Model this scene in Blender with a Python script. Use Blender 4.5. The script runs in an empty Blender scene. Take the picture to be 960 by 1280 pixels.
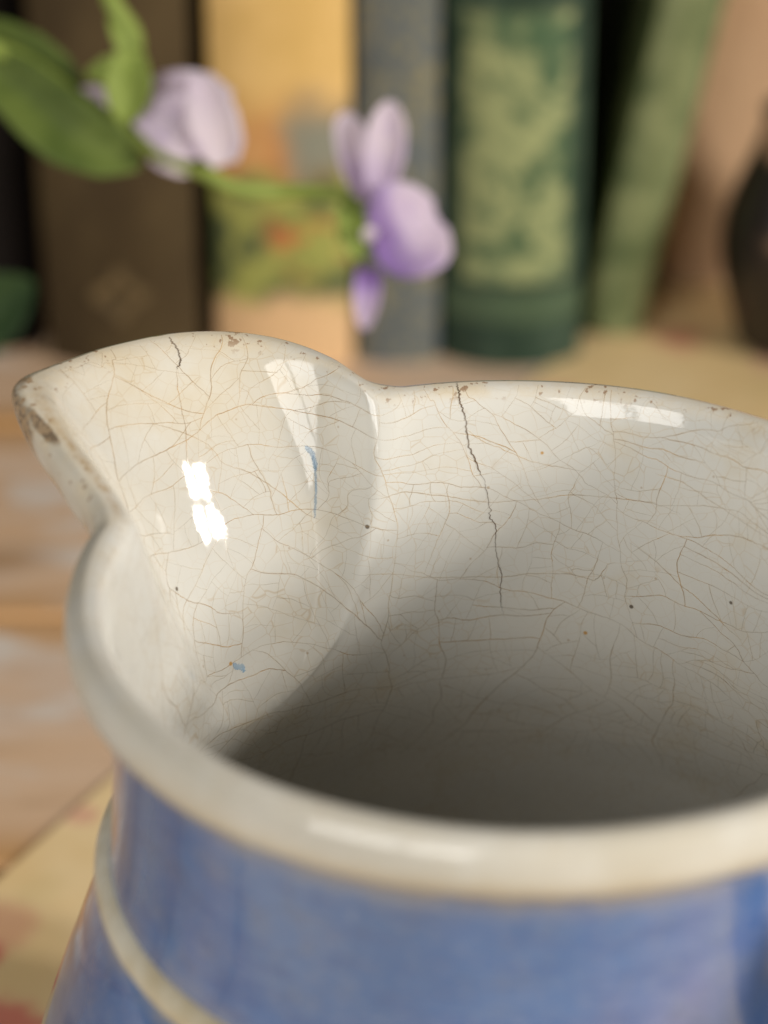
import bpy, math, random
from mathutils import Vector, Matrix, noise
S = 0.055            # metres per rim radius
H = 2.5              # rim height above the table, in rim radii
C = bpy.context.scene.collection
sc = bpy.context.scene
PI = math.pi
# ---------------------------------------------------------------- camera
cd = bpy.data.cameras.new('camera'); cam = bpy.data.objects.new('camera', cd); C.objects.link(cam)
cam.location = (-.306*S, -5.09*S, (2.99+H)*S)
cam.rotation_mode = 'QUATERNION'
cam.rotation_quaternion = (Matrix.Rotation(PI/2-.507, 4, 'X') @ Matrix.Rotation(-.004, 4, 'Z')).to_quaternion()
cd.sensor_fit = 'VERTICAL'; cd.sensor_height = 36; cd.lens = 3400/1280*36
cd.clip_start = .01; cd.clip_end = 50
cd.dof.use_dof = True; cd.dof.focus_distance = 6.78*S; cd.dof.aperture_fstop = 11.2; cd.dof.aperture_blades = 0
sc.camera = cam
# ---------------------------------------------------------------- world: the dim room
w = bpy.data.worlds.new('World'); sc.world = w; w.use_nodes = True
bgn = w.node_tree.nodes['Background']; bgn.inputs[0].default_value = (.97, .96, .95, 1); bgn.inputs[1].default_value = .115
# ---------------------------------------------------------------- window panes
def area(name, direction, dist, sx, sy, power, col, target=(0, 0, H-.2), off=(0, 0)):
    d = Vector(direction).normalized()
    l = bpy.data.lights.new(name, 'AREA'); l.shape = 'RECTANGLE'; l.size = sx; l.size_y = sy; l.energy = power; l.color = col
    o = bpy.data.objects.new(name, l); C.objects.link(o)
    q = d.to_track_quat('Z', 'Y')
    o.rotation_mode = 'QUATERNION'; o.rotation_quaternion = q
    o.location = Vector(target)*S + d*dist + q @ Vector((off[0], off[1], 0))
    return o
KD = (.92, -.36, .36)
for ox in (-.075, .075):
    for oy in (-.10, .10):
        area('window_pane', KD, 1.5, .085, .14, 6.6, (1.0, .95, .88), off=(ox, oy))
for ox in (-.31, .31):
    area('far_window_pane', (-.50, -.84, .42), 1.9, .57, 1.25, 13.5, (1.0, .975, .93), off=(ox, 0))
sc.view_settings.view_transform = 'Standard'; sc.view_settings.look = 'None'
sc.view_settings.exposure = 0; sc.view_settings.gamma = 1; sc.view_settings.use_curve_mapping = False
sc.render.engine = 'CYCLES'
sc.cycles.max_bounces = 7; sc.cycles.diffuse_bounces = 4; sc.cycles.glossy_bounces = 3; sc.cycles.caustics_reflective = False; sc.cycles.caustics_refractive = False
# ---------------------------------------------------------------- helpers
def V3(p): return (p[0]*S, p[1]*S, p[2]*S)
def link(name, me, parent=None, loc=(0, 0, 0), rot=None):
    o = bpy.data.objects.new(name, me); C.objects.link(o); o.location = V3(loc)
    if rot: o.rotation_euler = rot
    if parent: o.parent = parent
    return o
def mesh(name, verts, faces, mat, parent=None, smooth=False, loc=(0, 0, 0), rot=None):
    me = bpy.data.meshes.new(name); me.from_pydata([V3(v) for v in verts], [], faces)
    me.materials.append(mat)
    if smooth: me.polygons.foreach_set('use_smooth', [True]*len(me.polygons))
    me.update()
    return link(name, me, parent, loc, rot)
def thing(name, label, cat, loc=(0, 0, 0), rot=None, group=None):
    o = link(name, None, None, loc, rot); o.empty_display_size = .02
    return tag(o, label, cat, group)
def tag(o, label, cat, group=None):
    o['label'] = label; o['category'] = cat
    if group: o['group'] = group
    return o
def bev(o, wdt, seg=3):
    m = o.modifiers.new('bevel', 'BEVEL'); m.width = wdt*S; m.segments = seg; m.limit_method = 'ANGLE'
    return o
def box(x0, x1, y0, y1, z0, z1):
    v = [(x, y, z) for x in (x0, x1) for y in (y0, y1) for z in (z0, z1)]
    f = [(0, 1, 3, 2), (4, 6, 7, 5), (0, 4, 5, 1), (2, 3, 7, 6), (0, 2, 6, 4), (1, 5, 7, 3)]
    return v, f
def tube(pts, rad, n=10, sub=6):
    """pts list of 3-vectors, rad list -> capped tube"""
    P = [Vector(p) for p in pts]; Q = []; R = []
    E = [P[0]] + P + [P[-1]]
    for i in range(1, len(E)-2):
        for k in range(sub):
            t = k/sub; a, b, c, d = E[i-1], E[i], E[i+1], E[i+2]
            Q.append(.5*((2*b)+(-a+c)*t+(2*a-5*b+4*c-d)*t*t+(-a+3*b-3*c+d)*t**3)); R.append(rad[i-1]+(rad[i]-rad[i-1])*t)
    Q.append(P[-1]); R.append(rad[-1])
    v = []; f = []; up = Vector((.3, .2, 1)).normalized()
    for i, q in enumerate(Q):
        t = (Q[min(i+1, len(Q)-1)]-Q[max(i-1, 0)]).normalized()
        a = t.cross(up)
        if a.length < .05: a = t.cross(Vector((1, 0, 0)))
        a.normalize(); b = t.cross(a); up = -b if b.dot(up) < 0 else b
        a = up.cross(t).normalized() if up.cross(t).length > .01 else a
        b = t.cross(a)
        for k in range(n):
            an = 2*PI*k/n; v.append(q+R[i]*(math.cos(an)*a+math.sin(an)*b))
    for i in range(len(Q)-1):
        for k in range(n): f.append((i*n+k, i*n+(k+1) % n, (i+1)*n+(k+1) % n, (i+1)*n+k))
    f.append(tuple(range(n))[::-1]); f.append(tuple((len(Q)-1)*n+k for k in range(n)))
    return v, f
def lathe(prof, n=48):
    v = []; f = []
    for r, z in prof:
        for k in range(n): v.append((r*math.cos(2*PI*k/n), r*math.sin(2*PI*k/n), z))
    for i in range(len(prof)-1):
        for k in range(n): f.append((i*n+k, i*n+(k+1) % n, (i+1)*n+(k+1) % n, (i+1)*n+k))
    return v, f
# ---------------------------------------------------------------- node helper
class NT:
    def __init__(s, name):
        s.m = bpy.data.materials.new(name); s.m.use_nodes = True; s.t = s.m.node_tree; s.t.nodes.clear()
        s.out = s.n('ShaderNodeOutputMaterial'); s.b = s.n('ShaderNodeBsdfPrincipled'); s.l(s.b.outputs[0], s.out.inputs[0])
    def n(s, ty, **k):
        x = s.t.nodes.new(ty)
        for a, b in k.items(): setattr(x, a, b)
        return x
    def l(s, a, b): s.t.links.new(a, b)
    def put(s, a, inp):
        if hasattr(a, 'is_linked'): s.l(a, inp)
        elif isinstance(a, (tuple, list)) and len(a) == 3 and inp.type == 'RGBA': inp.default_value = (*a, 1)
        else: inp.default_value = a
    def mix(s, f, a, b, mode='MIX'):
        x = s.n('ShaderNodeMix', data_type='RGBA', blend_type=mode); s.put(f, x.inputs[0]); s.put(a, x.inputs[6]); s.put(b, x.inputs[7]); return x.outputs[2]
    def math(s, op, a, b=0.0, c=0.0, clamp=False):
        x = s.n('ShaderNodeMath', operation=op, use_clamp=clamp); s.put(a, x.inputs[0]); s.put(b, x.inputs[1]); s.put(c, x.inputs[2]); return x.outputs[0]
    def ramp(s, v, lo, hi, a=0.0, b=1.0):
        x = s.n('ShaderNodeMapRange', interpolation_type='SMOOTHSTEP'); s.put(v, x.inputs[0]); x.inputs[1].default_value = lo; x.inputs[2].default_value = hi
        x.inputs[3].default_value = a; x.inputs[4].default_value = b; return x.outputs[0]
    def obj(s, scale=(1, 1, 1), off=(0, 0, 0)):
        tc = s.n('ShaderNodeTexCoord'); mp = s.n('ShaderNodeMapping'); s.l(tc.outputs['Object'], mp.inputs[0])
        mp.inputs['Scale'].default_value = tuple(k/S for k in scale); mp.inputs['Location'].default_value = off; return mp.outputs[0]
    def noise(s, v, sc_, det=3, rough=.55, dist=0, off=None):
        x = s.n('ShaderNodeTexNoise'); s.put(v, x.inputs['Vector']); x.inputs['Scale'].default_value = sc_; x.inputs['Detail'].default_value = det
        x.inputs['Roughness'].default_value = rough; x.inputs['Distortion'].default_value = dist; return x
    def vor(s, v, sc_, feat='F1', rnd=1.0):
        x = s.n('ShaderNodeTexVoronoi', feature=feat); s.put(v, x.inputs['Vector']); x.inputs['Scale'].default_value = sc_; x.inputs['Randomness'].default_value = rnd; return x
    def vadd(s, a, b, k=1.0):
        x = s.n('ShaderNodeVectorMath', operation='MULTIPLY_ADD'); s.put(b, x.inputs[0]); x.inputs[1].default_value = (k, k, k); s.put(a, x.inputs[2]); return x.outputs[0]
    def bump(s, h, st, d=.001, nrm=None):
        x = s.n('ShaderNodeBump'); s.put(h, x.inputs['Height']); x.inputs['Strength'].default_value = st; x.inputs['Distance'].default_value = d
        if nrm: s.l(nrm, x.inputs['Normal'])
        return x.outputs[0]
    def attr(s, name):
        x = s.n('ShaderNodeAttribute', attribute_name=name); return x.outputs['Fac']
    def fin(s, col, rough, nrm=None, **k):
        s.put(col, s.b.inputs['Base Color']); s.put(rough, s.b.inputs['Roughness'])
        if nrm: s.l(nrm, s.b.inputs['Normal'])
        for a, b in k.items(): s.put(b, s.b.inputs[a.replace('_', ' ')])
        return s.m
# ---------------------------------------------------------------- materials
def m_glaze():
    """cream lead glaze with tan crazing, worn rim, kiln specks"""
    t = NT('crazed_cream_glaze'); v = t.obj()
    big = t.noise(v, 1.6, 4, .6); mid = t.noise(v, 5, 4, .6); fine = t.noise(v, 26, 4, .6)
    col = t.mix(t.ramp(big.outputs[0], .35, .68), (.67, .645, .58), (.63, .62, .575))
    col = t.mix(t.ramp(mid.outputs[0], .52, .75, 0, .5), col, (.60, .53, .40))
    tip = t.attr('tipness'); rim = t.attr('rimness'); lip = t.attr('lip')
    col = t.mix(t.math('MULTIPLY', tip, t.ramp(mid.outputs[0], .25, .65, .15, .7)), col, (.58, .50, .36))
    # the finest, faintest crazing; the larger lines are geometry
    wv = t.vadd(v, t.noise(v, 6, 2, .5).outputs['Color'], .06)
    e3 = t.vor(wv, 24, 'DISTANCE_TO_EDGE').outputs['Distance']
    k3 = t.math('MULTIPLY', t.ramp(e3, .0, .03, 1, 0), t.ramp(mid.outputs[0], .36, .60, .22, .75))
    kk = t.math('MULTIPLY', k3, t.math('SUBTRACT', 1.0, lip))
    col = t.mix(t.math('MULTIPLY', kk, .6), col, (.47, .34, .18))
    col = t.mix(t.math('MULTIPLY', lip, t.ramp(mid.outputs[0], .3, .65, .35, .85)), col, (.54, .495, .40))
    # specks: sparse dark and orange dots
    sp = t.vor(v, 9); d = sp.outputs['Distance']; rc = t.n('ShaderNodeSeparateColor'); t.l(sp.outputs['Color'], rc.inputs[0])
    dot = t.math('MULTIPLY', t.ramp(d, .035, .065, 1, 0), t.math('GREATER_THAN', rc.outputs[0], .70))
    col = t.mix(t.math('MULTIPLY', dot, .9), col, t.mix(t.math('GREATER_THAN', rc.outputs[1], .55), (.10, .075, .05), (.52, .28, .06)))
    sp2 = t.vor(v, 24); rc2 = t.n('ShaderNodeSeparateColor'); t.l(sp2.outputs['Color'], rc2.inputs[0])
    dot2 = t.math('MULTIPLY', t.ramp(sp2.outputs['Distance'], .05, .12, 1, 0), t.math('GREATER_THAN', rc2.outputs[0], .86))
    col = t.mix(t.math('MULTIPLY', dot2, .55), col, (.36, .24, .12))
    # rim wear: warm body showing, brown pits
    edge = t.noise(v, 9, 5, .7); pits = t.noise(v, 48, 3, .6)
    col = t.mix(t.math('MULTIPLY', rim, t.ramp(edge.outputs[0], .35, .70, .15, .8)), col, (.62, .52, .36))
    pit = t.math('MULTIPLY', rim, t.ramp(t.math('ADD', pits.outputs[0], t.math('MULTIPLY', edge.outputs[0], .5)), .87, .92))
    col = t.mix(t.math('MULTIPLY', pit, .8), col, (.26, .14, .07))
    low = t.attr('low'); col = t.mix(t.math('MULTIPLY', low, t.ramp(mid.outputs[0], .3, .62, .35, .9)), col, (.56, .42, .235))
    burn = t.attr('burn')
    bs = t.ramp(t.math('ADD', t.math('ADD', t.math('MULTIPLY', edge.outputs[0], .6), t.math('MULTIPLY', pits.outputs[0], .3)), t.math('MULTIPLY', burn, .55)), .66, .86)
    bs = t.math('MULTIPLY', bs, t.ramp(burn, .02, .3))
    col = t.mix(t.math('MULTIPLY', bs, .85), col, t.mix(t.ramp(pits.outputs[0], .4, .6), (.10, .060, .030), (.36, .24, .13)))
    tl = t.math('MULTIPLY', t.attr('tanline'), t.ramp(pits.outputs[0], .35, .6, .35, .9)); col = t.mix(t.math('MULTIPLY', tl, .65), col, (.42, .28, .13))
    h = t.math('ADD', t.noise(v, 3.2, 2, .4).outputs[0], t.math('MULTIPLY', fine.outputs[0], .03))
    n1 = t.bump(h, .35, .0016);
    rg = t.math('ADD', t.math('MULTIPLY', fine.outputs[0], .05), .015)
    rg = t.math('ADD', rg, t.math('MULTIPLY', rim, t.ramp(edge.outputs[0], .4, .7, .05, .35)))
    return t.fin(col, rg, n1, IOR=1.52)
def m_band():
    t = NT('cream_band_glaze'); v = t.obj(); a = t.noise(v, 4, 4, .6)
    col = t.mix(t.ramp(a.outputs[0], .35, .7), (.62, .58, .47), (.50, .42, .27))
    return t.fin(col, .16, t.bump(t.noise(v, 7, 2).outputs[0], .3, .001), IOR=1.5)
def m_blue():
    t = NT('mottled_blue_glaze'); v = t.obj()
    st = t.obj((1, 1, .45))
    a = t.noise(st, 2.2, 5, .62); b = t.noise(v, 7.5, 4, .65); c = t.noise(st, 1.1, 3, .6, 1.2); g = t.noise(v, 42, 3, .7)
    col = t.mix(t.ramp(a.outputs[0], .32, .68), (.045, .135, .35), (.095, .19, .41))
    col = t.mix(t.ramp(c.outputs[0], .48, .70, 0, .7), col, (.20, .20, .37))
    col = t.mix(t.ramp(b.outputs[0], .46, .74, 0, .55), col, (.15, .20, .31))
    col = t.mix(t.ramp(g.outputs[0], .47, .72, 0, .42), col, (.21, .26, .40))
    hs = t.noise(t.obj((1, 1, 5)), 6, 4, .7); col = t.mix(t.ramp(hs.outputs[0], .46, .66, 0, .40), col, (.030, .085, .27))
    wv = t.vadd(v, t.noise(v, 6, 2).outputs['Color'], .06); cz = t.ramp(t.vor(wv, 9, 'DISTANCE_TO_EDGE').outputs['Distance'], .0, .02, 1, 0)
    col = t.mix(t.math('MULTIPLY', cz, t.ramp(b.outputs[0], .4, .6, .1, .5)), col, (.06, .08, .14))
    col = t.mix(t.math('MULTIPLY', t.attr('thin'), t.ramp(b.outputs[0], .25, .6, .3, .9)), col, (.27, .27, .29))
    n1 = t.bump(t.noise(v, 3.0, 3, .5).outputs[0], .35, .002)
    rg = t.ramp(b.outputs[0], .3, .7, .09, .17)
    return t.fin(col, rg, n1, IOR=1.6, Coat_Weight=1.0, Coat_Roughness=.03, Coat_IOR=1.6)
def m_flat(name, c, r=.6, c2=None, sc_=3, st=.0, scl=(1, 1, 1), **k):
    t = NT(name); v = t.obj(scl); a = t.noise(v, sc_, 5, .6)
    col = t.mix(t.ramp(a.outputs[0], .35, .68), c, c2 or tuple(x*.75 for x in c))
    return t.fin(col, r, t.bump(t.noise(v, sc_*8, 3).outputs[0], st or .15, .0004), **k)
M_GL, M_BD, M_BL = m_glaze(), m_band(), m_blue()
# ---------------------------------------------------------------- jug surface (units: one rim radius)
TH0 = math.radians(136.0)
CR_H = 0.10
def catmull(pts, n):
    out = []
    P = [pts[0]] + list(pts) + [pts[-1]]
    for i in range(1, len(P) - 2):
        a, b, c, d = P[i-1], P[i], P[i+1], P[i+2]
        for k in range(n):
            t = k / n
            out.append(tuple(0.5*((2*b[m]) + (-a[m]+c[m])*t + (2*a[m]-5*b[m]+4*c[m]-d[m])*t*t
                                  + (-a[m]+3*b[m]-3*c[m]+d[m])*t*t*t) for m in range(2)))
    out.append(tuple(pts[-1]))
    return out
# lip outline of the spout in plan: degrees from the spout's axis, share of the full reach (outer edge, inner edge)
LIP_OUT = [(-31, 0), (-28, .04), (-26, .10), (-25, .17), (-23, .36), (-19, .59), (-15, .745), (-11, .85), (-7, .925), (-3, .97), (1, 1.01), (5, 1.035), (8, 1.06), (10.5, 1.075), (12.5, 1.04), (14, .94), (16, .76), (18, .58), (21, .37), (24, .17), (27, .055), (30, 0)]
LIP_IN = [(-29, 0), (-26, .03), (-24.5, .08), (-23, .20), (-20, .45), (-16, .67), (-12, .81), (-8, .90), (-4, .96), (0, 1.0), (4, 1.015), (7, 1.02), (9.5, 1.0), (11.5, .94), (13.5, .81), (16, .63), (18.5, .43), (21, .27), (23.5, .13), (26, .04), (29, 0)]
def tab(T, d):
    if d <= T[0][0] or d >= T[-1][0]: return 0.0
    for i in range(len(T)-1):
        if d <= T[i+1][0]:
            x0, y0 = T[i]; x1, y1 = T[i+1]
            m0 = (y1-T[i-1][1])/(x1-T[i-1][0]) if i > 0 else 0.0
            m1 = (T[i+2][1]-y0)/(T[i+2][0]-x0) if i+2 < len(T) else 0.0
            h = x1-x0; t = (d-x0)/h; t2 = t*t; t3 = t2*t
            return max(0.0, (2*t3-3*t2+1)*y0+(t3-2*t2+t)*h*m0+(-2*t3+3*t2)*y1+(t3-t2)*h*m1)
    return 0.0
def dang(th):
    return (math.degrees(th - TH0) + 180) % 360 - 180
def crest_z(th):
    return CR_H * tab(LIP_OUT, dang(th))
def disp(th, z, T, zb, amp, ex):
    """how far the spout pushes the wall out at this angle and (unlifted) height"""
    t = min(max(-z / zb, 0.0), 1.0)
    w = math.sqrt(max(1 - t*t, 0))
    if w < 1e-4: return 0.0
    b = tab(T, dang(th)/w); near = min(max((dang(th)/w-3)/14, 0), 1) if ex > 1.2 else 0; k = .03*t + .35*near*t; b = b*b/(b+k) if b > 0 else 0.0   # the crease softens downwards
    fall = (1-t)**ex if ex < 1.2 else .80*(1-t)**1.85 + .20*(1-t**6)   # the inside scoop keeps its depth almost to its foot
    bead = 0.0
    if ex > 1.2 and 0 < t < 1:                                  # the raised, rounded fold where scoop meets wall
        q = (abs(dang(th))/w - 25.0) / 3.2; bead = .016*math.exp(-q*q)*min(1, t*5)*min(1, (1-t)*5)*(1-near)
    return amp * fall * b - bead
def lift(z):
    """share of the crest's rise that a point at round height z takes"""
    t = min(max(1 + z / 0.75, 0.0), 1.0)
    return t * t
IN_W, IN_ZB, IN_A, IN_E = LIP_IN, 0.77, 0.415, 1.5
OUT_W, OUT_ZB, OUT_A, OUT_E = LIP_OUT, 0.82, 0.41, 1.0
INNER = [(.955, .003), (.935, -.002), (.918, -.014), (.905, -.038), (.895, -.075), (.887, -.13), (.878, -.21), (.870, -.31),
         (.864, -.42), (.862, -.53), (.864, -.64), (.875, -.74), (.91, -.87), (.98, -1.03), (1.07, -1.22), (1.15, -1.45),
         (1.19, -1.7), (1.14, -2.0), (.98, -2.25), (.70, -2.38), (.35, -2.41), (.01, -2.415)]
RIM_OUT = [(.955, .003), (.975, -.004), (.991, -.022), (1.0, -.052), (1.0, -.084), (.990, -.113), (.968, -.140), (.942, -.156), (.928, -.163)]
NECK = [(.928, -.163), (.921, -.178), (.917, -.21), (.914, -.30), (.914, -.42), (.919, -.54), (.928, -.62), (.936, -.665)]
BAND = [(.936, -.665), (.950, -.672), (.964, -.688), (.970, -.708), (.966, -.728), (.955, -.744), (.950, -.750)]
BELLY = [(.950, -.750), (.962, -.775), (.985, -.83), (1.03, -.95), (1.09, -1.12), (1.16, -1.34), (1.215, -1.6), (1.22, -1.8),
         (1.16, -2.05), (1.03, -2.30), (.96, -2.42), (.95, -2.47), (.93, -2.498), (.85, -2.498), (.80, -2.46), (.3, -2.455), (.01, -2.455)]
def wob(th, z):
    return .0035*math.sin(2*th+.6) + .002*math.sin(3*th+2.1+z) + .0012*math.sin(7*th+4*z) + .0008*math.sin(11*th-6*z+1)
def inner_pt(th, r, z):
    rr = r + disp(th, z, IN_W, IN_ZB, IN_A, IN_E) + wob(th, z)
    return (rr*math.cos(th), rr*math.sin(th), z + crest_z(th)*lift(z))
def outer_pt(th, r, z):
    rr = r + disp(th, z, OUT_W, OUT_ZB, OUT_A, OUT_E) + wob(th, z)
    return (rr*math.cos(th), rr*math.sin(th), z + crest_z(th)*lift(z))
INNER_F = catmull(INNER, 6)
def inner_r(z):
    for i in range(0, len(INNER_F)-1):
        a, b = INNER_F[i], INNER_F[i+1]
        if a[1] >= z >= b[1]:
            t = (a[1]-z)/max(a[1]-b[1], 1e-9)
            return a[0] + (b[0]-a[0])*t
    return INNER_F[-1][0]
def inner_surf(th, z):
    z = min(z, .0025)
    return inner_pt(th, inner_r(z), z)
TRACE = {"crack":[[[97.34,-0.0187],[97.12,-0.0458],[96.61,-0.0859],[96.18,-0.1341],[95.16,-0.1813],[93.57,-0.2426],[92.74,-0.3088],[92.6,-0.331],[91.9,-0.3647],[91.71,-0.4372],[90.7,-0.4954],[90.76,-0.5612],[90.01,-0.6215]]],"spoutcrack":[[[129.59,-0.0283],[130.52,-0.0462],[131.37,-0.0785],[131.92,-0.1127],[132.52,-0.1518],[134.12,-0.2213],[134.57,-0.2743]]],"blue":[[[118.85,-0.1914],[118.22,-0.2078],[118.26,-0.2401],[118.62,-0.2757],[119.12,-0.3119],[119.58,-0.3442]]],"fleck":[[[136.87,-0.6238],[136.0,-0.6349],[134.97,-0.6526]]],"craze":[[[96.83,-0.0914],[94.05,-0.1273],[90.56,-0.1513],[86.33,-0.1794],[82.8,-0.1909],[77.14,-0.199]],[[90.28,-0.0259],[88.22,-0.0668],[85.04,-0.1157],[82.19,-0.1478]],[[114.24,-0.1897],[111.39,-0.1645],[106.18,-0.1616],[96.17,-0.1979],[89.8,-0.2091],[84.15,-0.2188],[78.45,-0.2325],[72.68,-0.2488],[69.8,-0.2477]],[[114.88,-0.2696],[109.46,-0.2462],[105.61,-0.2494],[99.06,-0.2729],[92.58,-0.291],[84.74,-0.2843],[79.79,-0.2674],[72.64,-0.2604],[65.35,-0.258],[60.77,-0.2708]],[[111.94,-0.2963],[104.97,-0.3217],[97.62,-0.3379],[91.83,-0.3356],[86.09,-0.3306],[81.12,-0.3072],[76.84,-0.2984],[72.51,-0.2956]],[[103.56,-0.4252],[96.87,-0.4264],[91.76,-0.4122],[86.7,-0.4026],[81.69,-0.3779],[76.66,-0.3605],[69.33,-0.359]],[[116.59,-0.4491],[110.41,-0.4643],[101.31,-0.4944],[90.57,-0.5038],[84.38,-0.4923],[77.8,-0.4899],[74.83,-0.4962],[72.73,-0.4473],[71.27,-0.4398]],[[117.1,-0.5487],[112.0,-0.5769],[105.07,-0.5631],[99.04,-0.5557],[91.61,-0.5634],[84.99,-0.5719],[77.6,-0.5853]],[[65.78,-0.1783],[61.3,-0.1857],[55.74,-0.2143],[49.93,-0.2379],[44.74,-0.2555]],[[69.26,-0.3768],[64.61,-0.4104],[59.74,-0.4649],[56.47,-0.4873],[51.37,-0.536],[47.88,-0.5598]],[[60.41,-0.3344],[57.03,-0.3797],[51.9,-0.4271],[48.48,-0.4386],[43.18,-0.4489]],[[52.42,-0.3452],[50.99,-0.314],[47.74,-0.3021],[44.24,-0.3112]],[[72.77,-0.4351],[74.84,-0.4899],[76.98,-0.5263],[81.28,-0.5915]],[[106.17,-0.0127],[107.01,-0.071],[105.73,-0.1284],[105.47,-0.1744]],[[103.27,-0.0354],[101.04,-0.1032],[99.34,-0.1622],[100.15,-0.2772],[100.55,-0.3361]],[[94.71,-0.3434],[93.96,-0.3925],[95.03,-0.4408],[95.35,-0.5031]],[[68.75,-0.5235],[67.13,-0.5562],[64.98,-0.5106],[63.1,-0.4972]],[[63.83,-0.641],[64.35,-0.5843],[63.75,-0.5312],[62.7,-0.5019]],[[86.33,-0.1794],[84.96,-0.1614],[83.23,-0.1544]],[[80.53,-0.0218],[78.31,-0.0597],[75.07,-0.0931],[69.8,-0.0988]],[[112.06,-0.3717],[106.51,-0.3605],[102.05,-0.3817],[99.83,-0.4099]],[[112.05,-0.0519],[110.3,-0.0926],[106.82,-0.1208],[103.18,-0.1109]],[[81.87,-0.0228],[80.63,-0.0841],[78.8,-0.1156]],[[88.46,-0.4438],[89.11,-0.5066],[90.14,-0.5575]],[[138.3,-0.0985],[135.92,-0.1459],[134.96,-0.1873],[134.43,-0.2278],[134.37,-0.2673],[134.06,-0.3007]],[[136.25,-0.1225],[133.21,-0.1493],[130.31,-0.1817],[129.17,-0.2235],[126.44,-0.2458],[123.1,-0.2906],[120.71,-0.3321],[118.97,-0.3464]],[[126.99,-0.0854],[125.03,-0.1243],[121.93,-0.1545],[119.48,-0.1655],[116.72,-0.137],[114.44,-0.1245],[112.34,-0.1322]],[[131.27,-0.3122],[128.06,-0.3272],[125.33,-0.3633],[123.29,-0.4097]],[[123.74,-0.2984],[123.09,-0.3409],[123.7,-0.4005],[123.38,-0.4361]],[[130.29,-0.349],[129.25,-0.3867],[128.74,-0.4409],[129.96,-0.4904]],[[140.18,-0.2218],[136.93,-0.2474],[134.06,-0.3007],[130.56,-0.2824],[126.9,-0.2689]],[[129.9,-0.419],[125.18,-0.4243],[121.01,-0.4368],[116.81,-0.388],[115.91,-0.3822]],[[124.2,-0.435],[122.75,-0.4906],[122.92,-0.5454],[124.52,-0.6181]],[[124.42,-0.0178],[123.88,-0.0655],[125.95,-0.1012],[124.54,-0.1472]],[[121.74,-0.0635],[120.34,-0.1054],[120.48,-0.1759]],[[135.58,-0.3151],[133.44,-0.338],[130.99,-0.3616],[129.78,-0.398],[128.99,-0.4428],[129.64,-0.4786],[130.54,-0.509]],[[132.04,-0.3089],[129.49,-0.3228],[127.42,-0.3423],[125.49,-0.3694],[123.21,-0.3912]],[[123.53,-0.3007],[123.12,-0.3277],[122.82,-0.364],[123.11,-0.4146]],[[132.02,-0.44],[132.0,-0.4734],[131.97,-0.5273],[134.42,-0.5551],[136.61,-0.528],[137.31,-0.4896],[138.56,-0.458]],[[129.47,-0.5282],[129.78,-0.577],[129.92,-0.6378],[128.65,-0.6686],[128.07,-0.7109]],[[125.47,-0.4437],[125.42,-0.4822],[124.35,-0.538],[124.67,-0.582],[126.48,-0.6388]],[[133.25,-0.612],[132.74,-0.6666],[133.45,-0.7214]],[[136.17,-0.69],[135.88,-0.7347],[136.06,-0.7606]],[[127.53,-0.5352],[125.99,-0.5645],[124.51,-0.5921]]]}
# ================================================================ the pitcher
jug = thing('pitcher', 'large blue glazed pottery pitcher with crazed cream interior and pulled pouring spout', 'pitcher', (0, 0, 0))
THS = []
a = 0.0
while a < 360:
    THS.append(math.radians(a)); d = abs((a-136+180) % 360-180)
    a += .25 if d < 31 else (.4 if 20 < a < 175 else 1.0)
NC = len(THS)
def densify(pts, n): return catmull(pts, n)
def zone_mesh(name, rows, fn, mat, flip=False, select=None, extra=None):
    """rows: (r, z) profile, swept round all columns; normals come from the whole sweep so that neighbouring parts shade as one skin"""
    co = [[Vector(fn(th, r, z)) for th in THS] for r, z in rows]
    nr = len(rows); nrm = []
    for i in range(nr):
        row = []
        for j in range(NC):
            du = co[i][(j+1) % NC]-co[i][j-1]; dv = co[min(i+1, nr-1)][j]-co[max(i-1, 0)][j]
            n_ = du.cross(dv); n_ = n_.normalized() if n_.length > 1e-9 else Vector((0, 0, 1))
            row.append(-n_ if flip else n_)
        nrm.append(row)
    return co, nrm
def build(name, co, nrm, mat, faces_ij, flip, attrs, up=True):
    idx = {}; vs = []; ns = []; fs = []; at = {k: [] for k in attrs}
    def vid(i, j):
        j %= NC
        if (i, j) not in idx:
            idx[(i, j)] = len(vs); p = co[i][j]; vs.append((p[0]*S, p[1]*S, (p[2]+H)*S)); ns.append(nrm[i][j])
            for k, fnc in attrs.items(): at[k].append(fnc(i, j, p))
        return idx[(i, j)]
    for i, j in faces_ij:
        q = (vid(i, j), vid(i, j+1), vid(i+1, j+1), vid(i+1, j)); fs.append(q[::-1] if flip else q)
    me = bpy.data.meshes.new(name); me.from_pydata(vs, [], fs); me.materials.append(mat)
    me.polygons.foreach_set('use_smooth', [True]*len(fs)); me.update()
    for k in attrs:
        A = me.attributes.new(k, 'FLOAT', 'POINT'); A.data.foreach_set('value', at[k])
    me.normals_split_custom_set_from_vertices([tuple(n) for n in ns])
    return link(name, me, jug)
def sm(x, a, b):
    t = min(max((x-a)/(b-a), 0), 1); return t*t*(3-2*t)
inner_rows = densify(INNER[:17], 8) + densify(INNER[16:], 4)[1:]
rim_rows = densify(RIM_OUT, 4)
# --- inner skin
co, nrm = zone_mesh('i', rim_rows[::-1]+inner_rows[1:], lambda th, r, z: (outer_pt if 0 else inner_pt)(th, r, z), M_GL)
nrim = len(rim_rows)
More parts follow.
